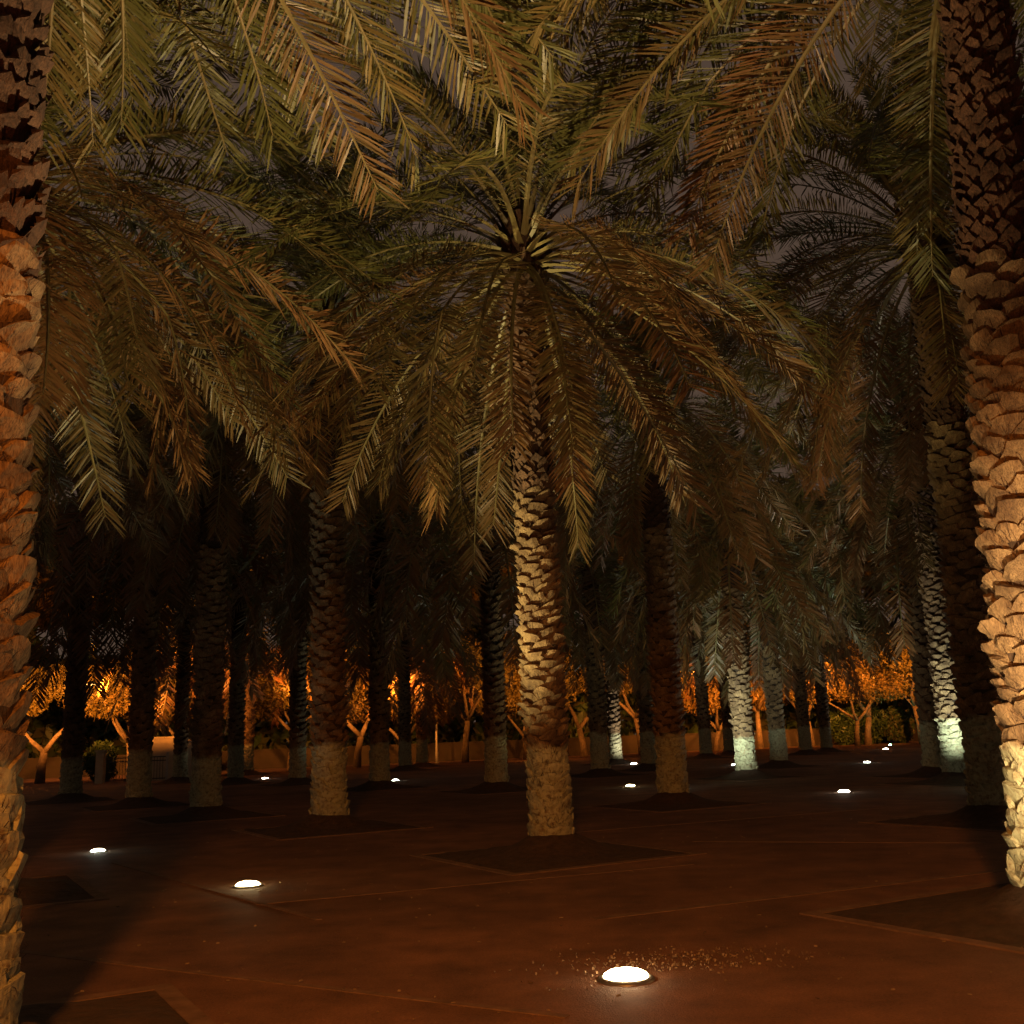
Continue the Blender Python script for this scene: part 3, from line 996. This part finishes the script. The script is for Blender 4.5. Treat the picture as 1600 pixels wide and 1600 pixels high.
for x, y, k, s, rz, label in BROAD_TREES:
    e = bpy.data.objects.new('broadleaf_tree', None)
    link(e)
    e.location = (x, y, 0)
    e.rotation_euler = (0, 0, rz)
    q = s * (1.28 + 0.16 * math.sin(x * 3.7 + y))
    e.scale = (q, q * 0.95, q * (1.0 + 0.12 * math.sin(x * 5.1)))
    tag(e, label, 'tree', 'trees along the far edge of the grove')
    obj('trunk', BROAD[k][0], e)
    obj('crown', BROAD[k][1], e)
for i in range(19):
    e = bpy.data.objects.new('tall_tree', None)
    link(e)
    e.location = (-50 + i * 6.2 + rng.uniform(-1, 1), 84 + rng.uniform(-3, 5) + (5 if i > 7 else 0), 0)
    e.rotation_euler = (0, 0, i * 1.9)
    e.scale = (1.7, 1.7, 2.0 + 0.15 * math.sin(i * 2.3))
    tag(e, 'tall dark tree beyond the boundary wall, lost in the night', 'tree', 'dark tall trees beyond the wall')
    obj('trunk', TALL[i % 2][0], e)
    obj('crown', TALL[i % 2][1], e)

# ---------------------------------------------------------------- far wall, railing, pillar, block, bushes
WA, WB = Vector((-40, 60, 0)), Vector((45, 82, 0))
wd = WB - WA
b = MB()
b.box(((WA.x + WB.x) / 2, (WA.y + WB.y) / 2, 0.55), (wd.length, 0.22, 1.1), math.atan2(wd.y, wd.x))
wall = obj('boundary_wall', b.mesh('boundary_wall', M_WALL))
tag(wall, 'long low brown wall behind the far trees', 'wall')
b = MB()
b.box(((WA.x + WB.x) / 2, (WA.y + WB.y) / 2, 1.15), (wd.length, 0.30, 0.10), math.atan2(wd.y, wd.x))
obj('coping', b.mesh('coping', M_WALL), wall)

b = MB()
b.box((-19.55, 48.9, 0.72), (0.36, 0.36, 1.44))
p = obj('gate_pillar', b.mesh('gate_pillar', M_PLASTER))
tag(p, 'short plastered pillar lit orange at the left end of the railing', 'pillar')
b = MB()
b.box((-19.55, 48.9, 1.48), (0.46, 0.46, 0.08))
obj('cap', b.mesh('cap', M_PLASTER), p)

fe = bpy.data.objects.new('iron_railing', None)
link(fe)
fe.location = (-19.3, 48.95, 0)
fe.rotation_euler = (0, 0, R(6))
tag(fe, 'low iron railing between the pillar and the plastered block', 'railing')
bm_ = MB(); bm_.tube([(0, 0, 0.08), (0, 0, 1.12)], 0.012, 6); BAR = bm_.mesh('bar', M_IRON)
bm_ = MB(); bm_.box((1.35, 0, 0), (2.7, 0.03, 0.05)); RAIL = bm_.mesh('rail', M_IRON)
bm_ = MB(); bm_.box((0, 0, 0.66), (0.10, 0.10, 1.32)); POST = bm_.mesh('post', M_POLE)
for z in (0.14, 0.95, 1.12):
    obj('rail', RAIL, fe, (0, 0, z))
for k in range(20):
    obj('bar', BAR, fe, (0.13 * (k + 0.6), 0, 0))
for k in (1.02, 2.74):
    obj('post', POST, fe, (k, 0, 0))

b = MB()
b.box((-16.9, 51.2, 0.98), (2.1, 1.4, 1.96))
bl = obj('plastered_block', b.mesh('plastered_block', M_PLASTER))
tag(bl, 'plain plastered block lit orange beside the railing', 'wall block')
b = MB()
b.box((-16.9, 51.2, 2.0), (2.2, 1.5, 0.08))
obj('roof_slab', b.mesh('roof_slab', M_PLASTER), bl)


def bush_mesh(seed, n):
    npr = np.random.RandomState(seed)
    off = npr.normal(size=(n, 3))
    off /= np.linalg.norm(off, axis=1)[:, None]
    off *= (npr.uniform(0.2, 1.0, n) ** 0.5)[:, None]
    c = off * np.array([1.1, 0.9, 1.0]) + np.array([0, 0, 0.95])
    c += 0.12 * np.sin(c[:, [1, 2, 0]] * 5)
    c = c[c[:, 2] > 0.02]
    n = len(c)
    d1 = npr.normal(size=(n, 3)); d1 /= np.linalg.norm(d1, axis=1)[:, None]
    d2 = np.cross(d1, npr.normal(size=(n, 3))); d2 /= np.linalg.norm(d2, axis=1)[:, None]
    s = 0.12 * npr.uniform(0.6, 1.3, n)[:, None]
    v = np.stack([c - d1 * s, c + d2 * s * 0.4, c + d1 * s, c - d2 * s * 0.4], 1).reshape(-1, 3)
    return mesh('bush', v.tolist(), np.arange(n * 4).reshape(-1, 4).tolist(), M_BUSH)


BUSH = [bush_mesh(3, 2600), bush_mesh(4, 2600)]
for k, (x, y, s, label) in enumerate([
        (22.9, 73.5, 1.2, 'dark green bush leftmost at the end of the avenue'),
        (24.6, 74.2, 1.4, 'dark green bush in the middle at the end of the avenue'),
        (26.4, 73.4, 1.2, 'dark green bush rightmost at the end of the avenue'),
        (-20.6, 51.5, 0.9, 'dark bush behind the plastered pillar')]):
    o = obj('bush', BUSH[k % 2], None, (x, y, 0), (0, 0, k * 1.7), (s, s, s * 1.1))
    tag(o, label, 'bush', 'bushes at the far edge')

npr = np.random.RandomState(91)
n = 36000
tt = npr.uniform(0, 1, n)
top = 8.6 + 1.3 * np.sin(tt * 61) + 0.9 * np.sin(tt * 143 + 1) + 0.5 * np.sin(tt * 391)
c = np.stack([-48 + 102 * tt, 66 + 24 * tt + npr.uniform(-1.6, 1.6, n), top * npr.uniform(0.0, 1.0, n) ** 0.8], 1)
d1 = npr.normal(size=(n, 3)); d1 /= np.linalg.norm(d1, axis=1)[:, None]
d2 = np.cross(d1, npr.normal(size=(n, 3))); d2 /= np.linalg.norm(d2, axis=1)[:, None]
q = 0.62 * npr.uniform(0.5, 1.3, n)[:, None]
v = np.stack([c - d1 * q, c + d2 * q * 0.45, c + d1 * q, c - d2 * q * 0.45], 1).reshape(-1, 3)
o = obj('far_shrubbery', mesh('far_shrubbery', v.tolist(), np.arange(n * 4).reshape(-1, 4).tolist(), M_BUSH))
tag(o, 'dark shrubbery massed behind the low far wall', 'shrubbery', kind='stuff')

# ---------------------------------------------------------------- dry litter by the near ground light
r = random.Random(77)
b = MB()
for k in range(620):
    x = 0.62 + r.gauss(0.40, 0.42)
    y = 7.02 + r.gauss(0.18, 0.20) + 0.05 * x
    if math.hypot(x - 0.60, y - 6.82) < 0.19:
        continue
    s, a = r.uniform(0.003, 0.011), r.uniform(0, 6.28)
    w = s * r.uniform(0.3, 0.6)
    ca, sa = math.cos(a), math.sin(a)
    z0, z1_ = 0.006, 0.006 + r.uniform(0.004, 0.016)
    pts = [(-s, -w, z0), (s, -w, z0 + 0.002), (s * 0.8, w, z1_), (-s * 0.7, w, z1_ + r.uniform(-0.003, 0.004))]
    b.add([(x + px * ca - py * sa, y + px * sa + py * ca, pz) for px, py, pz in pts], [(0, 1, 2, 3)])
for k in range(900):
    x, y = r.uniform(-5.5, 7.5), 5.2 + 14 * r.random() ** 1.6
    s, a = r.uniform(0.003, 0.020), r.uniform(0, 6.28)
    w = s * r.uniform(0.12, 0.4)
    ca, sa = math.cos(a), math.sin(a)
    z1_ = 0.007 + r.uniform(0.002, 0.010)
    pts = [(-s, -w, 0.006), (s, -w * 0.4, 0.007), (s * 0.8, w, z1_), (-s * 0.7, w, z1_)]
    b.add([(x + px * ca - py * sa, y + px * sa + py * ca, pz) for px, py, pz in pts], [(0, 1, 2, 3)])
o = obj('leaf_litter', b.mesh('leaf_litter', M_CHIP))
tag(o, 'scatter of dry leaf chips beside the near ground light', 'leaf litter', kind='stuff')
